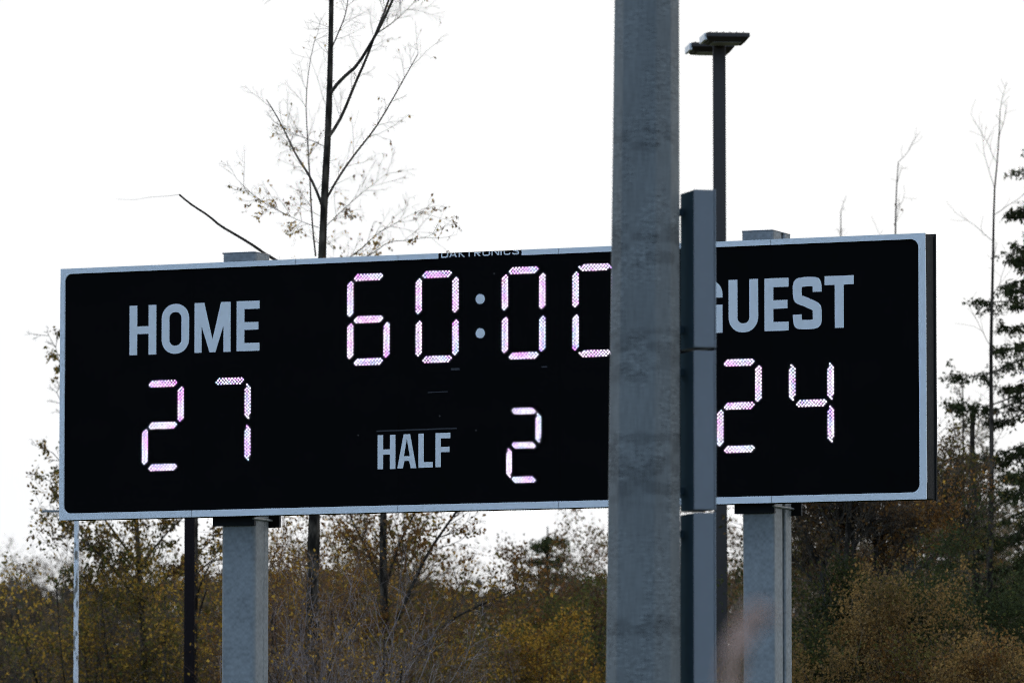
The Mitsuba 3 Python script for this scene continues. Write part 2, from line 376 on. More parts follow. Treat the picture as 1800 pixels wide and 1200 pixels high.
# ------------------------------------------------------------------ scoreboard support posts
def rounded_rect(x0, x1, y0, y1, r): return box(x0 + r, y0 + r, x1 - r, y1 - r).buffer(r, quad_segs=5)


PM = np.eye(4); PM[:3, 0], PM[:3, 1], PM[:3, 2], PM[:3, 3] = U, -N, [0, 0, 1], [PL[0], PL[1], 0]      # post axes: u along the board, back, up


def support_post(label, xa, xb, yrow, dep, split):
    k = thing('support_post', label, 'post', 'steel posts carrying the scoreboard')
    u0, u1 = bd(xa, yrow, -DEPTH - 0.03)[0], bd(xb, yrow, -DEPTH - 0.03)[0]
    y0 = DEPTH + 0.03; top = PL[2] + H + 0.11
    def put(m, nm, mat, **kw):
        m = m.copy(); m.apply_transform(PM); return part(nm, m, mat, k, **kw)
    if not split:
        put(ext(rounded_rect(u0, u1, y0, y0 + dep, 0.055), top), 'tube', 'post_steel')
        put(bx(u1 - 0.001, u1 + 0.003, y0 + dep * .60, y0 + dep * .63, 0, top), 'weld_seam', 'post_steel')
        y1 = y0 + dep
    else:
        put(ext(rounded_rect(u0, u1, y0, y0 + 0.24, 0.03), top), 'tube', 'post_steel')
        put(ext(rounded_rect(u0 + 0.02, u1 - 0.09, y0 + 0.239, y0 + 0.305, 0.004), top - 0.01), 'web', 'black_steel')
        put(ext(rounded_rect(u0, u1, y0 + 0.30, y0 + 0.47, 0.02), top), 'rear_tube', 'post_steel')
        y1 = y0 + 0.47
    put(rbox(u0 + 0.002, u1 - 0.002, y0 + 0.002, y1 - 0.002, top, top + 0.012, 0.004), 'cap_plate', 'box_paint')
    zb = PL[2] - 0.005
    for (za, zc) in ((zb - 0.075, zb + 0.055),):
        f = put(rbox(u0 - 0.06, u1 + 0.018, y0 - 0.05, y0 - 0.004, za, zc, 0.003), 'clamp_plate', 'black_steel')
        put(rbox(u0 - 0.06, u1 + 0.09, y1 + 0.004, y1 + 0.05, za, zc, 0.003), 'clamp_plate', 'black_steel')
        zr = (za + zc) / 2
        put(trimesh.creation.cylinder(0.011, segment=[(u1 + 0.016, y0 - 0.06, zr), (u1 + 0.016, y1 + 0.07, zr)], sections=8), 'tie_rod', 'post_steel')
    for z in (PL[2] + 0.3, PL[2] + 1.2, PL[2] + H - 0.3):
        put(bx(u0 - 0.05, u1 + 0.05, DEPTH, y0 - 0.001, z, z + 0.06), 'bracket', 'black_steel')


support_post('left galvanised steel post under the HOME side of the scoreboard', 387.5, 447, 1000, 0.36, False)
support_post('right galvanised steel post with a dark groove under the GUEST side', 1305, 1361, 1000, 0.47, True)

# ------------------------------------------------------------------ foreground light pole with equipment boxes
YP = 45.0
fp = thing('light_pole', 'thick tapering galvanised light pole in front of the scoreboard', 'pole')
zt, zb = at(0, -60, YP)[2], at(0, 1200, YP)[2]
zlo, zhi = 0.0, 15.0
def pole_at(z):
    t = (z - zb) / (at(0, 0, YP)[2] - zb)
    return at(1130.6 + 6.4 * t, 1200 - 1200 * t, YP)[0], (133.5 - 17.0 * t) / 2 * YP / F
acc = Acc(); rows = np.linspace(zlo, zhi, 40); ang = np.radians(15 + 30 * np.arange(12) + 0)
sub = []
for k in range(12):      # 12 facets, each corner rounded by a thin strip
    a = ang[k]; sub += [a - 0.03, a + 0.03]
sub = np.array(sub)
vv = []
for z in rows:
    cx, r = pole_at(z)
    R = r / math.cos(math.radians(15)) * 0.968
    vv.append(np.c_[cx + R * np.cos(sub), YP + R * np.sin(sub), np.full(24, z)])
i, j = np.meshgrid(np.arange(39), np.arange(24), indexing='ij')
q = np.stack([i * 24 + j, i * 24 + (j + 1) % 24, (i + 1) * 24 + (j + 1) % 24, (i + 1) * 24 + j], -1).reshape(-1, 4)
part('shaft', (np.vstack(vv), q), 'galvanised', fp, smooth=12)
part('base_flange', trimesh.util.concatenate([trimesh.creation.cylinder(0.48, 0.05, sections=24, transform=trimesh.transformations.translation_matrix((pole_at(0)[0], YP, 0.03)))] +
     [trimesh.creation.cylinder(0.03, 0.14, sections=6, transform=trimesh.transformations.translation_matrix((pole_at(0)[0] + 0.42 * math.cos(a), YP + 0.42 * math.sin(a), 0.1))) for a in np.arange(8) * math.pi / 4]), 'galvanised', fp)

PHI = math.radians(17)
ex, ey = np.array([math.cos(PHI), math.sin(PHI), 0]), np.array([-math.sin(PHI), math.cos(PHI), 0])


def equipment_box(label, y0, y1):
    k = thing('equipment_box', label, 'electrical box', 'equipment boxes stacked on the light pole')
    c = at(1220.5, (y0 + y1) / 2, YP + 0.0)
    z1, z0 = at(0, y0, YP)[2], at(0, y1, YP)[2]
    Mx = np.eye(4); Mx[:3, 0], Mx[:3, 1], Mx[:3, 3] = ex, ey, [c[0], c[1], 0]
    def put(m, nm, mat):
        m = m.copy(); m.apply_transform(Mx); part(nm, m, mat, k, smooth=20)
    w, d = 0.157, 0.30
    put(rbox(0, w - 0.012, 0.012, d, z0, z1 - 0.006, 0.004), 'body', 'box_paint')
    put(rbox(-0.002, w - 0.006, 0.0, 0.0115, z0 + 0.004, z1 - 0.004, 0.003), 'door', 'box_paint')
    put(rbox(w - 0.0055, w + 0.006, -0.004, 0.03, z0, z1 + 0.003, 0.002), 'hinge_strip', 'box_paint')
    put(rbox(-0.0035, -0.0004, 0.014, d - 0.004, z0 + 0.003, z1 - 0.008, 0.001), 'shade_panel', 'shade_tone')  # thin dark sheet: shade next to the pole painted onto this face
    put(bx(-0.12, -0.0036, d * .72, d * .9, z0 + 0.12, z0 + 0.17), 'mount_bracket', 'shade_tone')  # brackets share the painted shade colour
    put(bx(-0.12, -0.0036, d * .72, d * .9, z1 - 0.17, z1 - 0.12), 'mount_bracket', 'shade_tone')


equipment_box('uppermost blue-grey equipment box on the right of the thick light pole', 332, 610.5)
equipment_box('middle blue-grey equipment box on the right of the thick light pole', 614.5, 895.5)
equipment_box('lowest blue-grey equipment box on the right of the thick light pole', 899.5, 1330)

# ------------------------------------------------------------------ area lamp behind the board
YL = 76.0
lp = thing('street_lamp', 'dark square lamp post with two flat heads rising behind the scoreboard', 'street lamp')
s = 0.076
c = at(1264, 100, YL); base = at(1269, 1540, YL)
vz = np.array([0.0, c[2] + 0.2]); cxs = np.interp(vz, [EYE, c[2]], [base[0], c[0]])
mm = trimesh.convex.convex_hull(np.array([[cxs[k] + a * (s - 0.006 * (j)), YL + b * (s - 0.006 * (1 - j)), vz[k]] for k in (0, 1) for a in (-1, 1) for b in (-1, 1) for j in (0, 1)]))
part('pole', mm, 'bronze', lp)
part('base_plate', bx(cxs[0] - 0.2, cxs[0] + 0.2, YL - 0.2, YL + 0.2, 0.005, 0.04), 'bronze', lp)


def lamp_head(cx, cy, z0, yaw):
    Mx = trimesh.transformations.rotation_matrix(yaw, (0, 0, 1)); Mx[:3, 3] = (cx, cy, z0)
    hw, hl = 0.262, 0.24
    pts = []
    for x in (-1, 1):
        for y in (-1, 1):
            pts += [(x * (hw - 0.015), y * (hl - 0.02), 0.105), (x * hw, y * hl, 0.095), (x * hw, y * hl, 0.055), (x * (hw - 0.045), y * (hl - 0.06), 0.0)]
    body = trimesh.convex.convex_hull(np.array(pts)); body.apply_transform(Mx)
    h = part('lamp_head', body, 'bronze', lp)
    ln = bx(-hw + 0.09, hw - 0.09, -hl + 0.08, hl - 0.08, -0.006, -0.0005); ln.apply_transform(Mx); part('lens', ln, 'lens', h)
    cp = rbox(-hw - 0.022, -hw + 0.012, -hl + 0.03, hl - 0.03, 0.012, 0.098, 0.006); cp.apply_transform(Mx); part('lit_side', cp, 'lit_tone', h)  # pale piece on the left only: skylight on that side painted in
    fin = trimesh.util.concatenate([bx(-hw + 0.05 + 0.08 * k, -hw + 0.06 + 0.08 * k, -hl + 0.05, hl - 0.05, 0.104, 0.118) for k in range(6)]); fin.apply_transform(Mx); part('cooling_fin', fin, 'bronze', h)


zh = c[2] + 0.10
lamp_head(c[0] + 0.06, YL - 0.46, zh, 0.11)
lamp_head(c[0] - 0.09, YL + 0.46, zh, 0.11)
part('arm', bx(c[0] - 0.05, c[0] + 0.05, YL - 0.45, YL + 0.45, zh + 0.012, zh + 0.085), 'bronze', lp)

pp = thing('dark_post', 'plain dark metal post left of the left support post, top hidden by the board', 'post')
Yd = 73.5; cd = at(334, 840, Yd)
part('shaft', rbox(cd[0] - 0.06, cd[0] + 0.06, Yd - 0.06, Yd + 0.06, 0, cd[2], 0.012), 'plum_steel', pp)
part('cap', trimesh.convex.convex_hull(np.array([[cd[0] + a * 0.065, Yd + b * 0.065, cd[2] + h_] for a in (-1, 1) for b in (-1, 1) for h_ in (0.001, 0.02)] + [[cd[0], Yd, cd[2] + 0.06]])), 'bronze', pp)

wp = thing('white_pole', 'thin white weathered pole with a short side arm at far left', 'pole')
Yw = 72.0; cw = at(135, 880, Yw)
part('shaft', trimesh.creation.cylinder(0.028, segment=[(cw[0], Yw, 0), (cw[0], Yw, cw[2])], sections=12), 'white_paint', wp)
ca = at(74, 898, Yw)
part('arm', rbox(ca[0], cw[0] - 0.03, Yw - 0.02, Yw + 0.02, ca[2] - 0.012, ca[2] + 0.014, 0.003), 'post_steel', wp)


# ------------------------------------------------------------------ vegetation
def unit(v): return v / (np.linalg.norm(v) + 1e-12)


class Plant:
    """Collects stems (thick), twigs (thin) and leaves of one plant."""
    def __init__(s, seed, twig=(0.07, 0.055, 0.042), zmin=2.6):
        s.r = random.Random(seed); s.g = np.random.default_rng(seed); s.stems, s.twigs, s.tips, s.twc, s.zmin = Acc(), Acc(), [], np.array(twig), zmin

    def lines(s, P, R):
        thick = R.max(1) > 0.016; fat = R.max(1) > 0.05
        s.stems.batch(P[fat], R[fat], 7); s.stems.batch(P[thick & ~fat], R[thick & ~fat], 5)
        k = ~thick
        s.twigs.batch(P[k], R[k], 3, 1.6 * s.twc * s.g.uniform(0.5, 1.5, (int(k.sum()), 1)))

    def line(s, P, R): s.lines(P[None], np.asarray(R, float)[None])

    def grow(s, p, d, L, r, lv, spec):
        """Branches recursively from p along d; all branches of a level are grown at once."""
        g = s.g
        S, D, L, r = np.array(p, float).reshape(-1, 3), np.array(d, float).reshape(-1, 3), np.array(L, float).reshape(-1), np.array(r, float).reshape(-1)
        D = D / np.linalg.norm(D, axis=1, keepdims=True)
        while len(S):
            B = len(S); n = max(3, min(9, int(L.mean() / spec.get('seg', 0.22)) + 2))
            w, up = (spec[k][min(lv, len(spec[k]) - 1)] for k in ('wander', 'up'))
            dd = D[:, None] + np.cumsum(g.normal(0, w, (B, n - 1, 3)) + np.array([0, 0, up]), 1)
            dd /= np.linalg.norm(dd, axis=-1, keepdims=True)
            P = np.concatenate([S[:, None], S[:, None] + np.cumsum(dd * (L / (n - 1))[:, None, None], 1)], 1)
            R = np.linspace(r, np.maximum(r * spec.get('tip', 0.35), spec.get('thin', 0.0016)), n, axis=1)
            ok = P[:, :, 2].max(1) > s.zmin
            s.lines(P[ok], R[ok])
            if lv >= spec['levels']:
                s.tips.append(P); return
            cnt = spec['n'][lv]; t0 = spec.get('t0', 0.25)
            t = t0 + (1 - t0) * (np.arange(cnt)[None] + g.random((B, cnt))) / cnt
            x = t * (n - 1); i0 = np.minimum(x.astype(int), n - 2); b = np.arange(B)[:, None]
            q = P[b, i0] + (P[b, i0 + 1] - P[b, i0]) * (x - i0)[..., None]
            d1 = dd[b, i0]; a = np.cross(d1, g.normal(0, 1, d1.shape)); a /= np.linalg.norm(a, axis=-1, keepdims=True)
            th = np.radians(spec['ang'][lv] * g.uniform(0.7, 1.3, t.shape))[..., None]
            L2 = L[:, None] * spec['ratio'][lv] * g.uniform(0.55, 1.15, t.shape) * (1.12 - 0.55 * t)
            r2 = np.maximum(R[b, i0] * spec.get('rr', 0.55), spec.get('thin', 0.0016) * 1.25)
            keep = (q[..., 2] + L2 > s.zmin)
            S, D, L, r, lv = q[keep], (d1 * np.cos(th) + a * np.sin(th))[keep], L2[keep], r2[keep], lv + 1

    def leaves(s, per, size, palette, spread=0.05, keep=None, droop=0.3, aspect=0.62, zmin=None):
        """palette: (weight, colour) rows. Leaves sit along the last twigs."""
        g = s.g
        if not s.tips: return None
        pts = []
        for P in s.tips:
            P = P[np.repeat(np.arange(len(P)), g.poisson(per, len(P)))]; m, n = P.shape[:2]
            t = g.random(m) * (n - 1); i0 = np.minimum(t.astype(int), n - 2); b = np.arange(m)
            pts.append(P[b, i0] + (P[b, i0 + 1] - P[b, i0]) * (t - i0)[:, None])
        if not pts: return None
        pts = np.vstack(pts); pts = pts + g.normal(0, spread, pts.shape)
        pts = pts[pts[:, 2] > (zmin or s.zmin)]
        if keep is not None: pts = pts[keep(pts, g)]
        else: pts = pts[g.random(len(pts)) < 0.22 + 1.3 * np.clip(meshkit.noise(pts * 2.1 + 9, 6) * 1.5 - 0.35, 0, 0.62)]
        return leaf_mesh(pts, size, palette, g, droop, aspect)

    def emit(s, key, bark='bark', leaf=None, leaf_name='leaves'):
        if s.stems.n: part('trunk', s.stems.mesh(), bark, key, smooth=40)
        if s.twigs.n: part('twigs', s.twigs.mesh(), 'twig', key, smooth=False, kind='stuff', color=s.twigs.color())
        if leaf is not None: part(leaf_name, leaf[0], 'leaf', key, smooth=False, kind='stuff', color=leaf[1])


def leaf_mesh(pts, size, palette, g, droop=0.3, aspect=0.62):
    m = len(pts)
    d = g.normal(0, 1, (m, 3)); d[:, 2] -= droop * 2; d /= np.linalg.norm(d, axis=1, keepdims=True)
    a = np.cross(d, g.normal(0, 1, (m, 3))); a /= np.linalg.norm(a, axis=1, keepdims=True)
    nrm = np.cross(d, a)
    sz = size * g.uniform(0.55, 1.3, (m, 1))
    v = np.stack([pts, pts + d * sz * .45 + a * sz * aspect * .5 + nrm * sz * .10, pts + d * sz, pts + d * sz * .5 - a * sz * aspect * .5 + nrm * sz * .10], 1).reshape(-1, 3)
    k = 4 * np.arange(m)[:, None]
    f = np.vstack([k + [0, 1, 2], k + [0, 2, 3]])
    wts = np.array([p[0] for p in palette], float); cols = np.array([p[1] for p in palette])
    # clumps lean towards one leaf colour, as single boughs turn before others
    cum = np.cumsum(wts / wts.sum()); bough = meshkit.noise(pts * 1.6 + 40, 3); pick = np.clip(0.55 * (bough * 2.4 - 0.7) + 0.45 * g.random(m), 0, 0.999)
    c = cols[np.searchsorted(cum, np.where(g.random(m) < 0.6, pick, g.random(m))).clip(0, len(cols) - 1)] * g.uniform(0.6, 1.45, (m, 1)) * (0.62 + 0.9 * meshkit.noise(pts * 0.8 + 70, 9)[:, None])
    return (v, f), np.repeat(c, 4, 0)


OLIVE, YEL, BROWN, RUST, GREEN, DKGREEN, GOLD = (0.145, 0.120, 0.036), (0.40, 0.245, 0.045), (0.145, 0.094, 0.048), (0.21, 0.105, 0.033), (0.090, 0.100, 0.030), (0.052, 0.064, 0.028), (0.46, 0.26, 0.045)
GREY = (0.10, 0.082, 0.064)
BUSH = dict(levels=3, n=[7, 6, 5], ratio=[0.5, 0.55, 0.6], ang=[32, 40, 45], wander=[0.10, 0.16, 0.22], up=[0.10, 0.07, 0.03], tip=0.3, t0=0.22, rr=0.55)
UPRIGHT = {**BUSH, 'ang': [20, 28, 36], 'up': [0.10, 0.10, 0.08], 'n': [8, 6, 4]}
BARE = dict(levels=3, n=[9, 6, 4], ratio=[0.42, 0.5, 0.6], ang=[42, 45, 45], wander=[0.06, 0.12, 0.18], up=[0.05, 0.05, 0.03], tip=0.25, t0=0.3, rr=0.5)


def bush(name, label, cat, x, ytop, Y, half, seed, palette, stems=7, per=5, size=0.07, spec=BUSH, r0=0.03, twig=(0.07, 0.055, 0.042), bark='bark', group=None, spread=0.06, keep=None, zmin=1.3):
    """A many-stemmed shrub whose crown tops out near pixel row ytop at distance Y; half: half-width of the crown in pixels."""
    P = Plant(seed, twig, zmin); b = at(x, HOR, Y); top = at(x, ytop, Y)[2]; hw = half * Y / F
    for k in range(stems):
        a = 2 * math.pi * (k + P.r.random()) / stems
        q = np.array([b[0] + math.cos(a) * hw * .25, Y + math.sin(a) * hw * .25, 0])
        e = np.array([b[0] + math.cos(a) * hw * P.r.uniform(.3, .85), Y + math.sin(a) * hw * P.r.uniform(.3, .85), top * P.r.uniform(.72, .92)])
        P.grow(q, e - q, np.linalg.norm(e - q) * 0.95, r0 * P.r.uniform(.7, 1.3), 0, spec)
    key = thing(name, label, cat, group)
    P.emit(key, bark, P.leaves(per, size, palette, spread, keep) if per else None)
    return key


# tall leafless tree behind the board, limbs as in the photograph
def limb_tree():
    Y = 71.0; P = Plant(5, (0.018, 0.014, 0.011), 2.6); key = thing('leafless_tree', 'tall nearly leafless tree with sparse brown leaves rising above the board', 'tree')
    def path(pts, n=14):
        return smooth_path(np.array([at(x, y, Y + dy) for x, y, dy in pts]), n)
    def rad(a, b, n=14): return np.linspace(a, b, n)
    px = Y / F
    trunk = path([(540, 1540, 0), (549, 1050, 0), (558, 700, 0), (566, 450, 0), (571, 330, 0), (576, 240, .05), (579, 160, .05), (581, 80, 0), (583, -40, 0), (586, -200, 0), (590, -330, 0)], 40)
    tr = np.interp(np.linspace(0, 1, 40), [0, .28, .58, .72, .86, 1], [0.085, 0.07, 0.047, 0.036, 0.024, 0.006])
    tr = tr * (1 + 0.22 * (meshkit.noise(trunk * 4.0, 2) - 0.5))
    P.stems.tube(trunk, tr, 9)
    limbs = [
        ([(580, 165, 0), (600, 140, -.1), (625, 118, -.2), (650, 80, -.25), (672, 40, -.3), (694, -10, -.3), (715, -80, -.3)], .022, .012),
        ([(577, 242, 0), (600, 205, .2), (625, 145, .25), (645, 100, .3), (660, 60, .3), (680, 10, .35), (700, -50, .35)], .020, .010),
        ([(575, 348, 0), (600, 305, -.2), (625, 270, -.35), (660, 225, -.5), (690, 175, -.6), (722, 118, -.7), (735, 95, -.7)], .016, .005),
        ([(566, 362, 0), (556, 335, .15), (543, 308, .25), (522, 275, .35), (500, 230, .45), (478, 190, .5), (468, 175, .5)], .018, .005),
        ([(555, 450, .1), (549, 390, .15), (545, 320, .2), (541, 245, .2), (538, 185, .2), (542, 130, .2), (553, 72, .2)], .011, .004),
        ([(583, 85, 0), (596, 55, .1), (606, 30, .1), (611, 5, .1), (614, -40, .1)], .009, .005),
        ([(466, 446, -.3), (440, 428, -.35), (410, 410, -.4), (388, 397, -.4), (365, 378, -.45), (340, 362, -.5), (315, 342, -.5)], .017, .011),
        ([(572, 520, 0), (520, 480, -.2), (466, 446, -.3)], .026, .017),
        ([(570, 500, 0), (610, 470, -.3), (655, 445, -.4), (690, 424, -.5), (710, 423, -.5), (735, 420, -.5), (760, 412, -.6)], .012, .002),
        ([(568, 480, 0), (600, 462, .3), (632, 440, .4), (665, 410, .5), (695, 393, .55), (712, 383, .6), (730, 374, .6)], .010, .0025),
        ([(571, 400, 0), (600, 372, .2), (630, 345, .3), (655, 325, .35), (680, 305, .4)], .006, .0025),
        ([(570, 258, 0), (550, 248, .1), (528, 240, .1), (500, 226, .15)], .006, .0025),
        ([(560, 400, 0), (520, 385, .2), (490, 370, .3), (455, 350, .4), (428, 327, .4)], .005, .002),
        ([(315, 342, -.5), (290, 345, -.5), (262, 347, -.45), (235, 351, -.4), (205, 350, -.4)], .0022, .0008),
        ([(660, 60, .3), (690, 40, .3), (715, 18, .35), (735, -5, .4)], .008, .003),
    ]
    sp = dict(levels=2, n=[4, 2], ratio=[0.55, 0.55], ang=[42, 45], wander=[0.12, 0.2], up=[0.05, 0.04], tip=0.4, t0=0.12, rr=0.6, seg=0.12, thin=0.001)
    for pts, a, b in limbs:
        L = path(pts); R = rad(a, b)
        if b < 0.0025 and a < 0.004: P.twigs.tube(L, R, 3, P.twc); continue
        P.line(L, R)
        if pts[0][0] in (466, 572): continue
        for k in range(2, 14):
            for _ in range(2):
                if P.r.random() < 0.55:
                    d = unit(L[min(k + 1, 13)] - L[k - 1]); sd = unit(np.cross(d, P.g.normal(0, 1, 3)))
                    P.grow(L[k] if k < 14 else L[-1], d * 0.75 + sd * 0.7, P.r.uniform(0.15, 0.5), 0.0030, 0, sp)
    for k in range(14, 39):
        for _ in range(2):
            d = unit(P.g.normal(0, 1, 3) * [1, 1, .25] + [0, 0, .5])
            if P.r.random() < 0.55: P.grow(trunk[k], d, P.r.uniform(0.25, 0.8), 0.0032, 0, sp)
    zt_ = at(0, 190, Y)[2]; zl = at(0, 450, Y)[2]
    keep = lambda p, g: g.random(len(p)) < 0.02 + 0.75 * np.clip((zt_ - p[:, 2]) / (zt_ - zl), 0, 1) ** 1.2 * (0.25 + 1.3 * (meshkit.noise(p * 2.3, 4) > 0.52))
    lf = P.leaves(4.2, 0.038, [(3, RUST), (2, BROWN), (4, YEL), (1, OLIVE)], 0.012, keep, droop=.6)
    P.emit(key, 'bark', lf)


limb_tree()

# leafy tree behind the left end of the board
def crown_tree(name, label, x, Y, ytop, half, seed, palette, per, size, bark='bark', r0=0.075, spec=None, lean=0, twig=(0.07, 0.055, 0.042), t0=.25, cat='tree', group=None, keep=None, spread=0.06, wan=0.014):
    P = Plant(seed, twig, 2.6); top = at(x, ytop, Y)[2]; hw = half * Y / F
    spec = {**(spec or BARE), 't0': t0}
    ln = lean * Y / F
    P.grow((at(x, HOR, Y)[0], Y, 0), (ln, 0, top), top * 0.97, r0, 0, {**spec, 'n': [spec['n'][0] + 6] + spec['n'][1:], 'ratio': [hw / (top * 0.72)] + spec['ratio'][1:], 'wander': [wan] + spec['wander'][1:], 'up': [0.0] + spec['up'][1:], 'tip': .2, 'seg': top / 8})
    key = thing(name, label, cat, group)
    P.emit(key, bark, P.leaves(per, size, palette, spread, keep) if per else None)
    return key


def left_tree():
    Y = 78.5; P = Plant(21, (0.06, 0.05, 0.038), 2.6); key = thing('leafy_tree', 'tree with olive and brown leaves peeping out past the left edge of the board', 'tree')
    path = lambda pts: smooth_path(np.array([at(x, y, Y + dy) for x, y, dy in pts]), 14)
    sp = {**BUSH, 'levels': 2, 'n': [5, 3], 'ratio': [.5, .55], 'seg': .15, 'up': [.02, .02]}
    for pts, a, b in [
        ([(265, 1540, 0), (255, 1200, 0), (245, 1000, 0), (235, 850, 0), (225, 700, 0), (220, 560, 0)], .06, .012),
        ([(250, 1080, 0), (200, 1000, -.3), (150, 950, -.4), (110, 900, -.5), (98, 868, -.5), (88, 845, -.5)], .022, .005),
        ([(245, 1000, 0), (190, 920, .3), (140, 860, .4), (110, 815, .4), (92, 795, .4)], .020, .005),
        ([(240, 920, 0), (190, 830, -.2), (140, 760, -.3), (112, 715, -.3), (100, 690, -.3)], .018, .004),
        ([(235, 850, 0), (180, 760, .2), (130, 690, .3), (108, 650, .3), (96, 605, .3), (86, 590, .3)], .016, .003),
        ([(250, 1050, 0), (180, 980, .2), (120, 930, .2), (100, 910, .2), (92, 900, .2)], .016, .004),
        ([(245, 1000, 0), (290, 940, .2), (330, 900, .3), (360, 860, .3)], .018, .005),
        ([(250, 1060, 0), (310, 1000, -.2), (360, 960, -.3), (385, 930, -.3)], .018, .005),
        ([(252, 1120, 0), (200, 1060, .2), (160, 1030, .2), (125, 1010, .2)], .016, .005)]:
        L = path(pts); P.line(L, np.linspace(a, b, 14))
        for k in range(4, 14):
            for _ in range(2):
                d = unit(L[k] - L[k - 1]); sd = unit(np.cross(d, P.g.normal(0, 1, 3)))
                P.grow(L[k], d * .7 + sd * .75, P.r.uniform(.12, .30), .005, 0, sp)
    keep = lambda p, g: (p[:, 2] < at(0, 915, Y)[2]) | ((meshkit.noise(p * 2.6, 8) > 0.56) & (p[:, 0] > at(62, 800, Y)[0]))
    P.emit(key, 'bark', P.leaves(2.2, .055, [(4, OLIVE), (2, YEL), (4, BROWN), (2, GREEN)], .025, keep, .6))


left_tree()
crown_tree('dark_trunk_tree', 'slim dark tree trunk beside the dark metal post below the board', 354, 74.2, 560, 90, 22, [(4, OLIVE), (3, BROWN), (2, YEL)], 4, 0.045, r0=0.058)
bush('left_shrub', 'yellow-green leafy shrub below the left end of the board', 'shrub', 215, 900, 78, 120, 31, [(5, OLIVE), (3, YEL), (3, BROWN), (2, GREEN)], 11, 14, 0.05)
bush('left_shrub', 'olive shrub between the dark metal post and the left support post', 'shrub', 370, 925, 80, 80, 32, [(5, OLIVE), (2, YEL), (4, BROWN)], 10, 13, 0.048)
bush('left_shrub', 'dark twiggy shrub behind the thin white pole', 'shrub', 120, 985, 88, 70, 33, [(3, OLIVE), (1, YEL), (5, BROWN)], 9, 9, 0.046, twig=(0.06, 0.05, 0.045))
for k, (x, yt, hw) in enumerate([(-40, 1015, 80), (25, 1030, 75), (85, 1022, 60)]):
    bush('grey_thicket', ['hazy grey-brown bare tree cut by the left edge of the photo', 'low hazy grey-brown bare tree near the left edge', 'hazy grey-brown bare tree just left of the thin white pole'][k], 'tree', x, yt, 135 + 6 * k, hw, 40 + k, [(4, GREY), (3, BROWN), (1, OLIVE)], 18, 15, 0.065, UPRIGHT, 0.03, twig=(0.10, 0.085, 0.07), group='grey bare trees at far left', spread=0.12)

# brown thicket under the middle of the board
def fork_tree():
    Y = 77.0; P = Plant(7, (0.06, 0.045, 0.033), 2.6); key = thing('forked_tree', 'dark forked tree with a long limb slanting up to the right under the board', 'tree')
    path = lambda pts: smooth_path(np.array([at(x, y, Y + dy) for x, y, dy in pts]), 14)
    sp = {**BUSH, 'levels': 2, 'n': [5, 4], 'ratio': [.5, .55], 'seg': .15}
    for pts, a, b in [
        ([(686, 1540, 0), (682, 1200, 0), (678, 1110, 0), (674, 1020, 0), (673, 930, 0), (676, 840, 0), (690, 700, 0)], .085, .028),
        ([(681, 1150, 0), (700, 1085, -.2), (722, 1035, -.3), (745, 985, -.4), (770, 945, -.45), (800, 902, -.5), (830, 860, -.5)], .034, .010),
        ([(690, 1200, 0), (730, 1150, -.3), (765, 1112, -.5), (800, 1085, -.6), (840, 1065, -.7), (870, 1052, -.7), (905, 1036, -.8)], .028, .009),
        ([(676, 1040, 0), (690, 990, .2), (705, 950, .3), (722, 915, .4), (740, 880, .4)], .022, .009),
        ([(674, 1030, 0), (655, 990, .2), (640, 955, .3), (622, 920, .4), (610, 890, .4)], .024, .008),
        ([(680, 1170, 0), (650, 1130, -.2), (625, 1105, -.3), (590, 1085, -.4)], .018, .006)]:
        L = path(pts); R = np.linspace(a, b, 14); P.line(L, R)
        for k in range(2, 14):
            for _ in range(2):
                d = unit(L[k] - L[k - 1]); sd = unit(np.cross(d, P.g.normal(0, 1, 3)))
                P.grow(L[k], d * .8 + sd * .7, P.r.uniform(.3, .8), .007, 0, sp)
    P.emit(key, 'bark', P.leaves(1.8, .06, [(3, BROWN), (3, RUST), (2, OLIVE), (1, YEL)], .04))


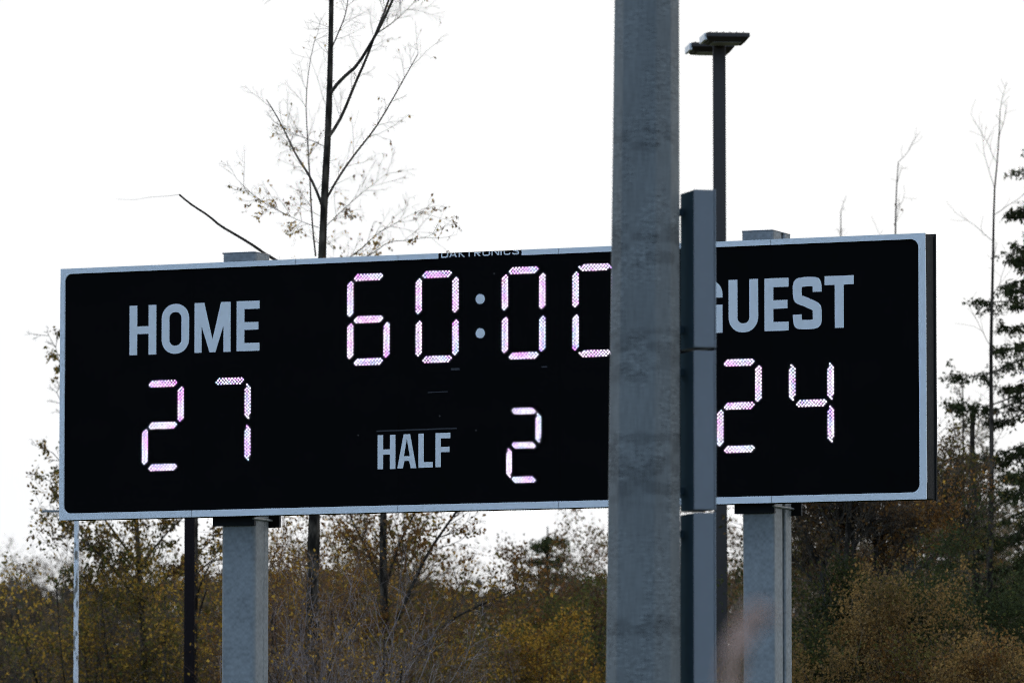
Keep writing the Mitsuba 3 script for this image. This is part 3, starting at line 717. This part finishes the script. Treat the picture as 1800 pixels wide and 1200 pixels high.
fork_tree()
RED = (0.10, 0.065, 0.05)
mid = [
    ('tawny twiggy thicket just right of the left support post', 505, 905, 74, 70, UPRIGHT, [(3, BROWN), (2, RUST), (2, YEL)], 3, RED),
    ('golden-leaved shrub behind the bare trunk under the board', 565, 890, 83, 80, BUSH, [(3, RUST), (3, OLIVE), (3, GOLD), (2, BROWN)], 7, RED),
    ('grey-stemmed thicket of bare upright shoots right of the left support post', 570, 985, 70, 90, UPRIGHT, [(3, BROWN), (1, YEL)], 2, (0.16, 0.13, 0.12)),
    ('olive shrub behind the dark forked tree', 640, 900, 86, 80, BUSH, [(4, OLIVE), (3, BROWN), (2, YEL), (2, RUST)], 7, RED),
    ('brown leafy shrub right of the dark forked tree', 735, 955, 85, 60, BUSH, [(4, BROWN), (3, OLIVE), (2, RUST)], 7, RED),
    ('low bramble thicket with pale dead leaves at the foot of the forked tree', 745, 1110, 72, 100, BUSH, [(3, BROWN), (2, (0.20, 0.16, 0.11)), (2, OLIVE)], 6, (0.12, 0.09, 0.08)),
    ('low yellow-green shrub below the sky gap', 860, 1090, 78, 110, BUSH, [(4, OLIVE), (3, YEL), (2, BROWN)], 9, RED),
    ('bushy yellow-leaved shrub left of the thick pole', 985, 1060, 76, 100, BUSH, [(5, OLIVE), (3, YEL), (2, GOLD), (2, RUST)], 10, RED),
    ('russet tree crown right of the sky gap beside the thick pole', 1055, 895, 84, 62, BUSH, [(4, RUST), (4, BROWN), (2, OLIVE)], 10, RED),
    ('green-brown drooping tree right of the sky gap', 975, 985, 82, 60, BUSH, [(5, GREEN), (3, OLIVE), (2, BROWN)], 9, (0.05, 0.05, 0.035)),
    ('brown thicket showing between thick pole and right support post', 1290, 900, 85, 80, BUSH, [(4, BROWN), (2, RUST), (2, OLIVE)], 7, RED),
    ('grey-twigged bare thicket in front of the forked tree trunk', 650, 1010, 70.5, 80, UPRIGHT, [(3, BROWN), (1, YEL)], 1, (0.15, 0.125, 0.115)),
]
for k, (lb, x, yt, Y, hw, spec, pal, per, tw) in enumerate(mid):
    bush('shrub', lb, 'shrub', x, yt, Y, hw, 60 + k, pal, 11, per * 2.0, 0.046, spec, 0.026, twig=tw)

# right-hand wood
right = [
    ('tree with brown twigs right of the board corner', 1668, 700, 88, 75, 0.05, [(3, BROWN), (2, OLIVE), (1, RUST)], 2.2, 'grey_bark'),
    ('leafless twiggy tree behind the broken snag', 1708, 640, 86, 60, 0.05, [(3, BROWN), (1, OLIVE)], 0.8, 'bark'),
    ('brown twiggy tree at the right edge of the photo', 1775, 900, 92, 70, 0.05, [(3, BROWN), (2, RUST)], 6, 'bark'),
]
for k, (lb, x, yt, Y, hw, r0, pal, per, bk) in enumerate(right):
    crown_tree('woodland_tree', lb, x, Y, yt, hw, 90 + k, pal, per * 2.2, 0.045, bk, r0, {**BARE, 'ang': [38, 42, 45], 'n': [11, 7, 4], 'rr': .7, 'wander': [.06, .14, .2]}, twig=(0.06, 0.05, 0.04), group='trees of the right-hand wood')

def limb_plant(label, Y, seed, limbs, per, pal, bark, group):
    P = Plant(seed, (0.06, 0.048, 0.036), 2.6); key = thing('woodland_tree', label, 'tree', group)
    sp = {**BUSH, 'levels': 2, 'n': [5, 4], 'ratio': [.5, .55], 'seg': .15}
    for pts, a, b in limbs:
        L = smooth_path(np.array([at(x, y, Y + dy) for x, y, dy in pts]), 18); R = np.linspace(a, b, 18)
        P.line(L, R * (1 + 0.3 * (meshkit.noise(L * 4.5, 2) - 0.5)))
        for k in range(5, 18):
            for _ in range(3):
                d = unit(L[k] - L[k - 1]); sd = unit(np.cross(d, P.g.normal(0, 1, 3)))
                P.grow(L[k], d * .7 + sd * .8, P.r.uniform(.3, .9), .008, 0, sp)
    P.emit(key, bark, P.leaves(per, .046, pal, .04))


WG = 'trees of the right-hand wood'
limb_plant('grey tree forking low just right of the right support post', 75.5, 301, [
    ([(1452, 1540, 0), (1450, 1200, 0), (1450, 1100, 0), (1447, 1000, 0)], .085, .060), ([(1447, 1000, 0), (1425, 960, .1), (1405, 915, .2), (1390, 870, .2)], .042, .022),
    ([(1447, 1005, 0), (1462, 950, -.1), (1480, 905, -.1), (1492, 860, -.1)], .048, .026), ([(1449, 1045, 0), (1420, 1010, .1), (1398, 985, .2), (1380, 970, .2)], .022, .010)], 2.2, [(3, BROWN), (2, OLIVE)], 'grey_bark', WG)
limb_plant('two close dark stems side by side below the right end of the board', 75.2, 302, [
    ([(1491, 1540, 0), (1491, 1060, 0), (1486, 1000, 0), (1490, 940, 0), (1494, 880, 0), (1498, 820, 0)], .050, .028), ([(1499, 1540, .1), (1498, 1060, .1), (1502, 990, .1), (1498, 930, .1), (1488, 880, .1), (1480, 830, .1)], .048, .024),
    ([(1489, 950, 0), (1465, 925, .1), (1445, 898, .2)], .020, .008), ([(1498, 968, .1), (1516, 940, .1), (1536, 912, .1)], .018, .008)], 2.0, [(3, BROWN), (2, RUST)], 'bark', WG)
limb_plant('dark crooked forked trunk with orange-brown leaves below the right end of the board', 75.6, 303, [
    ([(1541, 1540, 0), (1543, 1060, 0), (1537, 1010, 0), (1542, 955, 0), (1534, 910, 0), (1528, 860, 0)], .060, .034), ([(1549, 1540, .1), (1550, 1060, .1), (1553, 1000, .1), (1549, 955, .1), (1560, 905, .1), (1570, 860, .1)], .052, .028),
    ([(1550, 1030, .1), (1575, 975, 0), (1600, 935, 0), (1628, 895, 0)], .024, .010), ([(1541, 960, 0), (1522, 930, .1), (1508, 895, .1)], .020, .008)], 4.5, [(5, RUST), (2, BROWN), (1, GOLD)], 'bark', WG)
limb_plant('thick grey-green trunk under the right corner of the board', 77.0, 304, [
    ([(1601, 1540, 0), (1598, 1050, 0), (1595, 940, 0), (1594, 880, 0), (1592, 800, 0)], .125, .085), ([(1596, 970, 0), (1630, 918, .1), (1662, 876, .2), (1690, 830, .2)], .040, .015),
    ([(1596, 930, 0), (1612, 890, -.1), (1635, 850, -.1)], .026, .010), ([(1597, 1010, 0), (1632, 985, .2), (1668, 950, .3), (1700, 905, .3)], .028, .010)], 2.4, [(3, BROWN), (3, OLIVE)], 'grey_bark', WG)
rb = [
    ('dense brown bush behind the close dark trunks below the right end', 1470, 860, 90, 80, [(6, (0.23, 0.175, 0.12)), (3, OLIVE), (2, DKGREEN)], 13, (0.05, 0.045, 0.035), .075),
    ('dense rusty bush behind the crooked trunk below the right end', 1560, 835, 92, 75, [(3, RUST), (6, (0.23, 0.175, 0.12)), (2, OLIVE)], 13, (0.06, 0.045, 0.035), .075),
    ('dense dark bush behind the thick grey-green trunk', 1650, 865, 94, 80, [(5, (0.23, 0.175, 0.12)), (3, DKGREEN), (2, OLIVE)], 13, (0.05, 0.045, 0.035), .075),
    ('dense brown bush behind the evergreen at the right edge', 1760, 860, 95, 90, [(5, (0.23, 0.175, 0.12)), (3, DKGREEN), (2, OLIVE)], 13, (0.05, 0.045, 0.035), .075),
    ('dark green shrub low beside the right support post', 1450, 1030, 72.8, 60, [(7, DKGREEN), (3, GREEN)], 20, (0.04, 0.035, 0.025), .05),
    ('large dark green evergreen shrub at lower right', 1700, 955, 73.5, 95, [(8, DKGREEN), (2, GREEN)], 24, (0.04, 0.035, 0.025), .05),
    ('dark green shrub cut by the right edge of the photo', 1805, 975, 73.2, 70, [(7, DKGREEN), (3, GREEN)], 14, (0.04, 0.035, 0.025), .05),
    ('tall golden-brown bush at lower right', 1578, 1020, 71.8, 44, [(7, (0.31, 0.19, 0.066)), (3, (0.22, 0.145, 0.065)), (1, OLIVE)], 20, (0.08, 0.06, 0.04), .05),
    ('low golden-brown bush in the lower right corner', 1740, 1130, 70.5, 85, [(7, (0.30, 0.185, 0.064)), (3, (0.22, 0.145, 0.065)), (1, OLIVE)], 20, (0.08, 0.06, 0.04), .05),
    ('mossy green low shrub right of the right support post', 1440, 1130, 71.5, 55, [(5, GREEN), (3, OLIVE), (1, BROWN)], 12, (0.05, 0.045, 0.03), .05),
    ('brown low bush at the bottom between golden bushes', 1645, 1125, 71, 50, [(4, BROWN), (3, RUST), (2, OLIVE)], 12, (0.08, 0.06, 0.05), .055),
]
for k, (lb, x, yt, Y, hw, pal, per, tw, sz) in enumerate(rb):
    bush('bush', lb, 'bush', x, yt, Y, hw, 120 + k, pal, 12, per * 1.9, sz * .8, BUSH, 0.026, twig=tw, spread=0.08)


# bare leader trees above the right part of the board
def leader(label, pts, Y, r0, r1, seed, twl=(0.2, 0.6), pal=None, dens=1, tw=(0.06, 0.047, 0.036)):
    P = Plant(seed, tw); key = thing('bare_tree', label, 'tree')
    L = smooth_path(np.array([at(x, y, Y) for x, y in pts]), 30); R = np.linspace(r0, r1, 30); P.stems.tube(L, R, 7)
    sp = dict(levels=1, n=[5], ratio=[0.5], ang=[40], wander=[0.1, 0.18], up=[0.06, 0.04], tip=0.4, t0=0.15, rr=0.6, seg=0.12)
    for k in range(8, 30):
        for _ in range(dens):
            d = unit(P.g.normal(0, 1, 3) * [1, 1, .2] + [0, 0, .9])
            P.grow(L[k], d, P.r.uniform(*twl), 0.005, 0, sp)
    P.emit(key, 'bark', P.leaves(.35, .045, pal or [(1, BROWN)], .02))


leader('tall thin bare tree standing left of the conifer at the right edge', [(1736, 1540), (1740, 1000), (1743, 800), (1742, 640), (1745, 480), (1748, 340), (1755, 260), (1758, 195)], 80, .062, .005, 150, (.3, .9), dens=1)
leader('broken grey snag between the board and the tall thin bare tree', [(1722, 1540), (1716, 1000), (1712, 850), (1709, 780), (1711, 720)], 82, .10, .03, 151, (.3, .8))
leader('bare pointed treetop above the board nearest the right support post cap', [(1482, 1540), (1478, 800), (1478, 372)], 86, .06, .006, 152, (.15, .5))
leader('bare treetop standing highest above the right end of the board', [(1570, 1540), (1574, 700), (1574, 400), (1576, 330), (1579, 285)], 84, .06, .006, 153, (.2, .7))


def conifer(label, x, Y, ytop, seed, reach, xpal, cut=2.6):
    P = Plant(seed, (0.045, 0.035, 0.025)); key = thing('conifer', label, 'conifer')
    top = at(x, ytop, Y)[2]; X = at(x, 0, Y)[0]
    P.stems.tube(np.array([[X, Y, 0], [X + .02, Y, top * .5], [X, Y, top]]), [0.16, 0.10, 0.01], 9)
    z = top - .15; pts = []; g = P.g
    while z > cut:
        f = (top - z) / top
        for a in np.arange(5) * 2 * math.pi / 5 + g.random() * 6:
            Lb = (0.15 + reach * min(1, f * 3.0)) * g.uniform(.55, 1.15)
            d = np.array([math.cos(a), math.sin(a), 0]); n = 9; t = np.linspace(0, 1, n)
            sag = -0.42 * Lb * (t ** 1.2) + 0.30 * Lb * np.clip(t - .6, 0, 1) ** 1.2 * 2
            Q = np.array([X, Y, z + g.uniform(-.15, .15)]) + d * (Lb * t)[:, None] + np.c_[g.normal(0, .02, (n, 2)), sag]
            P.line(Q, np.linspace(.018, .003, n))
            for _ in range(int(17 * Lb) + 4):
                i0 = g.integers(2, n); sd = unit(g.normal(0, 1, 3) * [1, 1, .35] + [0, 0, -.35] + d * .5)
                ln = g.uniform(.12, .34) * (1.1 - .4 * i0 / n)
                P.twigs.tube(np.array([Q[i0], Q[i0] + sd * ln]), [.003, .0015], 3, P.twc)
                k = g.integers(18, 32); tt = g.random(k)[:, None]
                pts.append(Q[i0] + sd * ln * tt + g.normal(0, .022, (k, 3)))
        z -= g.uniform(.24, .40)
    P.emit(key, 'bark', leaf_mesh(np.vstack(pts), .06, xpal, g, .5, .4), 'needles')


conifer('dark ragged conifer with drooping boughs at the right edge', 1836, 81, 235, 160, 1.4, [(5, DKGREEN), (2, (0.035, 0.04, 0.016)), (1, (0.05, 0.045, 0.02))])
conifer('small dark conifer with arched boughs right of the sky gap', 962, 96, 925, 161, 0.6, [(5, DKGREEN), (2, GREEN)], 4)

# fallen leaning bough at the lower right
P = Plant(170, (0.16, 0.12, 0.10)); key = thing('broken_bough', 'pale broken bough leaning behind the right support post at the bottom', 'branch')
L = smooth_path(np.array([at(1330, 1230, 74.5), at(1400, 1172, 74.5), at(1440, 1135, 74.4), (at(1475, 1112, 74.3)), at(1505, 1088, 74.2)]), 14)
L = np.vstack([[L[0] * [1, 1, 0] + [-.3, 0, 0]], L]); P.stems.tube(L, np.linspace(.03, .010, len(L)), 7)
for k in range(3, 14):
    for _ in range(9):
        d = unit(P.g.normal(0, 1, 3) + [0, 0, -.3]); P.grow(L[k], d, P.r.uniform(.06, .22), .007, 0, dict(levels=0, wander=[.1], up=[0], n=[], ratio=[], ang=[]))
P.emit(key, 'grey_bark')

# far woodland beyond, reads as one mass
P = Plant(200, (0.075, 0.062, 0.05), 3.0)
g = np.random.default_rng(200); acc_l, acc_c, nv = [], [], 0
def skyline(x):      # crown height by photograph column, at 150 m
    return np.interp(x, [-900, 0, 130, 300, 480, 700, 790, 920, 1060, 1300, 1420, 1600, 1800, 2700], [985, 1005, 1010, 995, 975, 975, 1010, 1015, 985, 985, 985, 975, 960, 950])
for k in range(150):
    Y = g.uniform(125, 165); x = g.uniform(-700, 2500)
    top = at(x, skyline(x) + g.normal(6, 18), Y)[2]; X = at(x, 0, Y)[0]
    P.grow((X, Y, 0), (g.normal(0, .05), 0, 1), top * .93, g.uniform(.06, .12), 0, dict(levels=2, n=[16, 6], ratio=[.28, .5], ang=[40, 42], wander=[.03, .1, .15], up=[0, .08, .05], tip=.2, t0=.3, rr=.4, seg=1.2))
sp_leaf = P.leaves(9, .09, [(4, GREY), (3, BROWN), (2, OLIVE)], .25)
m = 70000
xs = g.uniform(-800, 2600, m); Ys = g.uniform(128, 168, m)
zt_ = np.array([at(0, y, 1.0)[2] - EYE for y in skyline(xs) + 28]) * Ys + EYE
pts = np.c_[(xs - 900) * Ys / F, Ys, 1.5 + (zt_ - 1.5) * g.random(m) ** .75]
lf2 = leaf_mesh(pts, .27, [(4, (0.085, 0.072, 0.058)), (3, (0.10, 0.075, 0.045)), (2, (0.085, 0.08, 0.045))], g, .2, .7)
fw = 'far_woodland'
labels[fw] = {'label': 'distant brown autumn woodland closing the view behind the shrubs', 'category': 'woodland', 'kind': 'stuff'}
nv0 = len(sp_leaf[0][0])
scene[fw + '__trunks'] = ply(P.stems.mesh(), 'grey_bark', smooth=40); labels[fw + '__trunks'] = {'kind': 'stuff'}
scene[fw + '__twigs'] = ply(P.twigs.mesh(), 'twig', color=P.twigs.color()); labels[fw + '__twigs'] = {'kind': 'stuff'}
scene[fw + '__leaves'] = ply((np.vstack([sp_leaf[0][0], lf2[0][0]]), np.vstack([sp_leaf[0][1], lf2[0][1] + nv0])), 'leaf', color=np.vstack([sp_leaf[1], lf2[1]])); labels[fw + '__leaves'] = {'kind': 'stuff'}

# ------------------------------------------------------------------ spectator with a raised hand, close to the camera
def hull(spheres):
    P = [trimesh.creation.icosphere(2, r).vertices + np.asarray(c) for c, r in spheres]
    return m3d.Manifold.hull_points(np.vstack(P).astype(np.float32))


def flesh(bones, edge, it=8):
    """bones: pairs (or more) of (joint, radius); one continuous smoothed surface."""
    b = m3d.Manifold.batch_boolean([hull(x) for x in bones], m3d.OpType.Add).refine_to_length(edge).to_mesh()
    m = trimesh.Trimesh(b.vert_properties[:, :3], b.tri_verts, process=True)
    m.remove_unreferenced_vertices(); L = trimesh.smoothing.laplacian_calculation(m, equal_weight=True); v0 = np.array(m.vertices); v = v0
    for _ in range(max(2, it // 2)): v = v + 0.5 * (L @ v - v)
    d = v - v0; n = np.linalg.norm(d, axis=1, keepdims=True)
    m.vertices = v0 + d * np.minimum(1, edge * 0.8 / np.maximum(n, 1e-9))
    return m


YH = 11.5
wrist, palm, knuck = at(1284, 1200, YH), at(1292, 1140, YH), at(1305, 1100, YH)
sh = np.array([wrist[0] - 0.12, YH + 0.03, wrist[2] - 0.55]); el = sh * .5 + wrist * .5 + [0.055, 0.05, 0.0]
cx = sh[0] - 0.19; V = lambda *a: np.array(a, float)
pz = sh[2]
key = thing('person', 'person with back turned raising one blurred bare hand before the right support post', 'person')
bones = [[(el, .040), (wrist, .019)], [(sh, .055), (el, .043)], [(wrist, .019), (palm + V(0, -.018, 0), .018), (palm + V(0, .020, 0), .018)]]
for k, off in enumerate((-.033, -.011, .011, .031)):      # four fingers, side by side in depth, curled towards the right
    L = (.92, 1.0, .95, .78)[k]; o = V(0, off, 0)
    a = knuck + o + V(-.004, 0, -.003 * k); b_ = a + V(.016, 0, .030) * L; c_ = b_ + V(.024, 0, .004) * L; d_ = c_ + V(.012, 0, -.014) * L
    bones += [[(palm + o * .6, .019), (a, .0105)], [(a, .0100), (b_, .0092)], [(b_, .0092), (c_, .0084)], [(c_, .0084), (d_, .0075)]]
t0_ = palm + V(-.004, -.028, -.022); t1_ = t0_ + V(.016, -.022, .028); t2_ = t1_ + V(.016, -.004, .024)
bones += [[(t0_, .015), (t1_, .0115)], [(t1_, .0112), (t2_, .009)]]
hd = V(cx, YH + .02, pz + .235)
bones += [[(V(cx, YH + .01, pz + .02), .058), (V(cx, YH + .015, pz + .13), .054)], [(hd, .092), (hd + V(0, .03, .01), .085)], [(hd + V(0, .045, -.075), .05), (hd, .08)],
          [(hd + V(0, .105, -.012), .011), (hd + V(0, .122, -.038), .015)], [(hd + V(.088, -.0, -.02), .018), (hd + V(.088, -.008, .02), .022)], [(hd + V(-.088, 0, -.02), .018), (hd + V(-.088, -.008, .02), .022)],
          [(hd + V(0, .10, -.075), .018), (hd + V(0, .092, -.10), .022)], [(hd + V(.034, .092, .005), .014), (hd + V(-.034, .092, .005), .014)],
          [(V(cx, YH, pz - .05), .065), (V(cx, YH + .01, pz + .02), .056)], [(V(cx - .19, YH, pz - .03), .05), (V(cx, YH, pz), .06)], [(sh, .05), (V(cx, YH, pz), .06)]]
lsh, lel, lw = V(cx - .2, YH, pz - .04), V(cx - .25, YH - .02, pz - .34), V(cx - .22, YH + .06, pz - .60)
bones += [[(lsh, .052), (lel, .040)], [(lel, .038), (lw, .026)], [(lw, .024), (lw + V(.005, .02, -.07), .022), (lw + V(.0, .045, -.07), .020)]]
for k in range(4):
    a = lw + V(.004, .006 + .019 * k, -.09); bones += [[(a, .0095), (a + V(.006, .003, -.035), .009)], [(a + V(.006, .003, -.035), .009), (a + V(.018, .004, -.062), .0078)]]
bones += [[(lw + V(.005, .04, -.03), .012), (lw + V(.01, .068, -.07), .009)]]
part('body', flesh(bones, 0.006, 6), 'skin', key, smooth=True)
hz = pz - .56
part('jacket', flesh([[(V(cx, YH, pz - .02), .085), (V(cx + .17, YH, pz - .04), .075), (V(cx - .17, YH, pz - .04), .075), (V(cx + .11, YH, hz - .02), .115), (V(cx - .11, YH, hz - .02), .115)],
                      [(sh, .074), (el, .060)], [(el, .060), (el * .55 + wrist * .45, .050)], [(lsh, .074), (lel, .058)], [(lel, .056), (lw * .93 + lel * .07, .044)]], 0.02), 'jacket', key, smooth=True)
leg = []
for sx in (-1, 1):
    hp, kn, an = V(cx + sx * .10, YH, hz - .03), V(cx + sx * .115, YH + .03, .50), V(cx + sx * .125, YH - .01, .11)
    leg += [[(hp, .105), (kn, .068)], [(kn, .066), (an, .055)]]
leg += [[(V(cx + .09, YH, hz + .02), .11), (V(cx - .09, YH, hz + .02), .11)]]
part('trousers', flesh(leg, 0.02), 'trousers', key, smooth=True)
for sx in (-1, 1):
    x = cx + sx * .125
    part('shoe', flesh([[(V(x, YH - .05, .05), .048), (V(x, YH + .10, .045), .043), (V(x + sx * .015, YH + .19, .038), .033)]], 0.012), 'shoe', key, smooth=True)
part('hair', flesh([[(hd + V(0, -.012, .03), .099), (hd + V(0, .03, .045), .085)], [(hd + V(0, -.035, -.03), .078), (hd + V(0, -.02, .03), .09)]], 0.012, 4), 'hair', key, smooth=True)
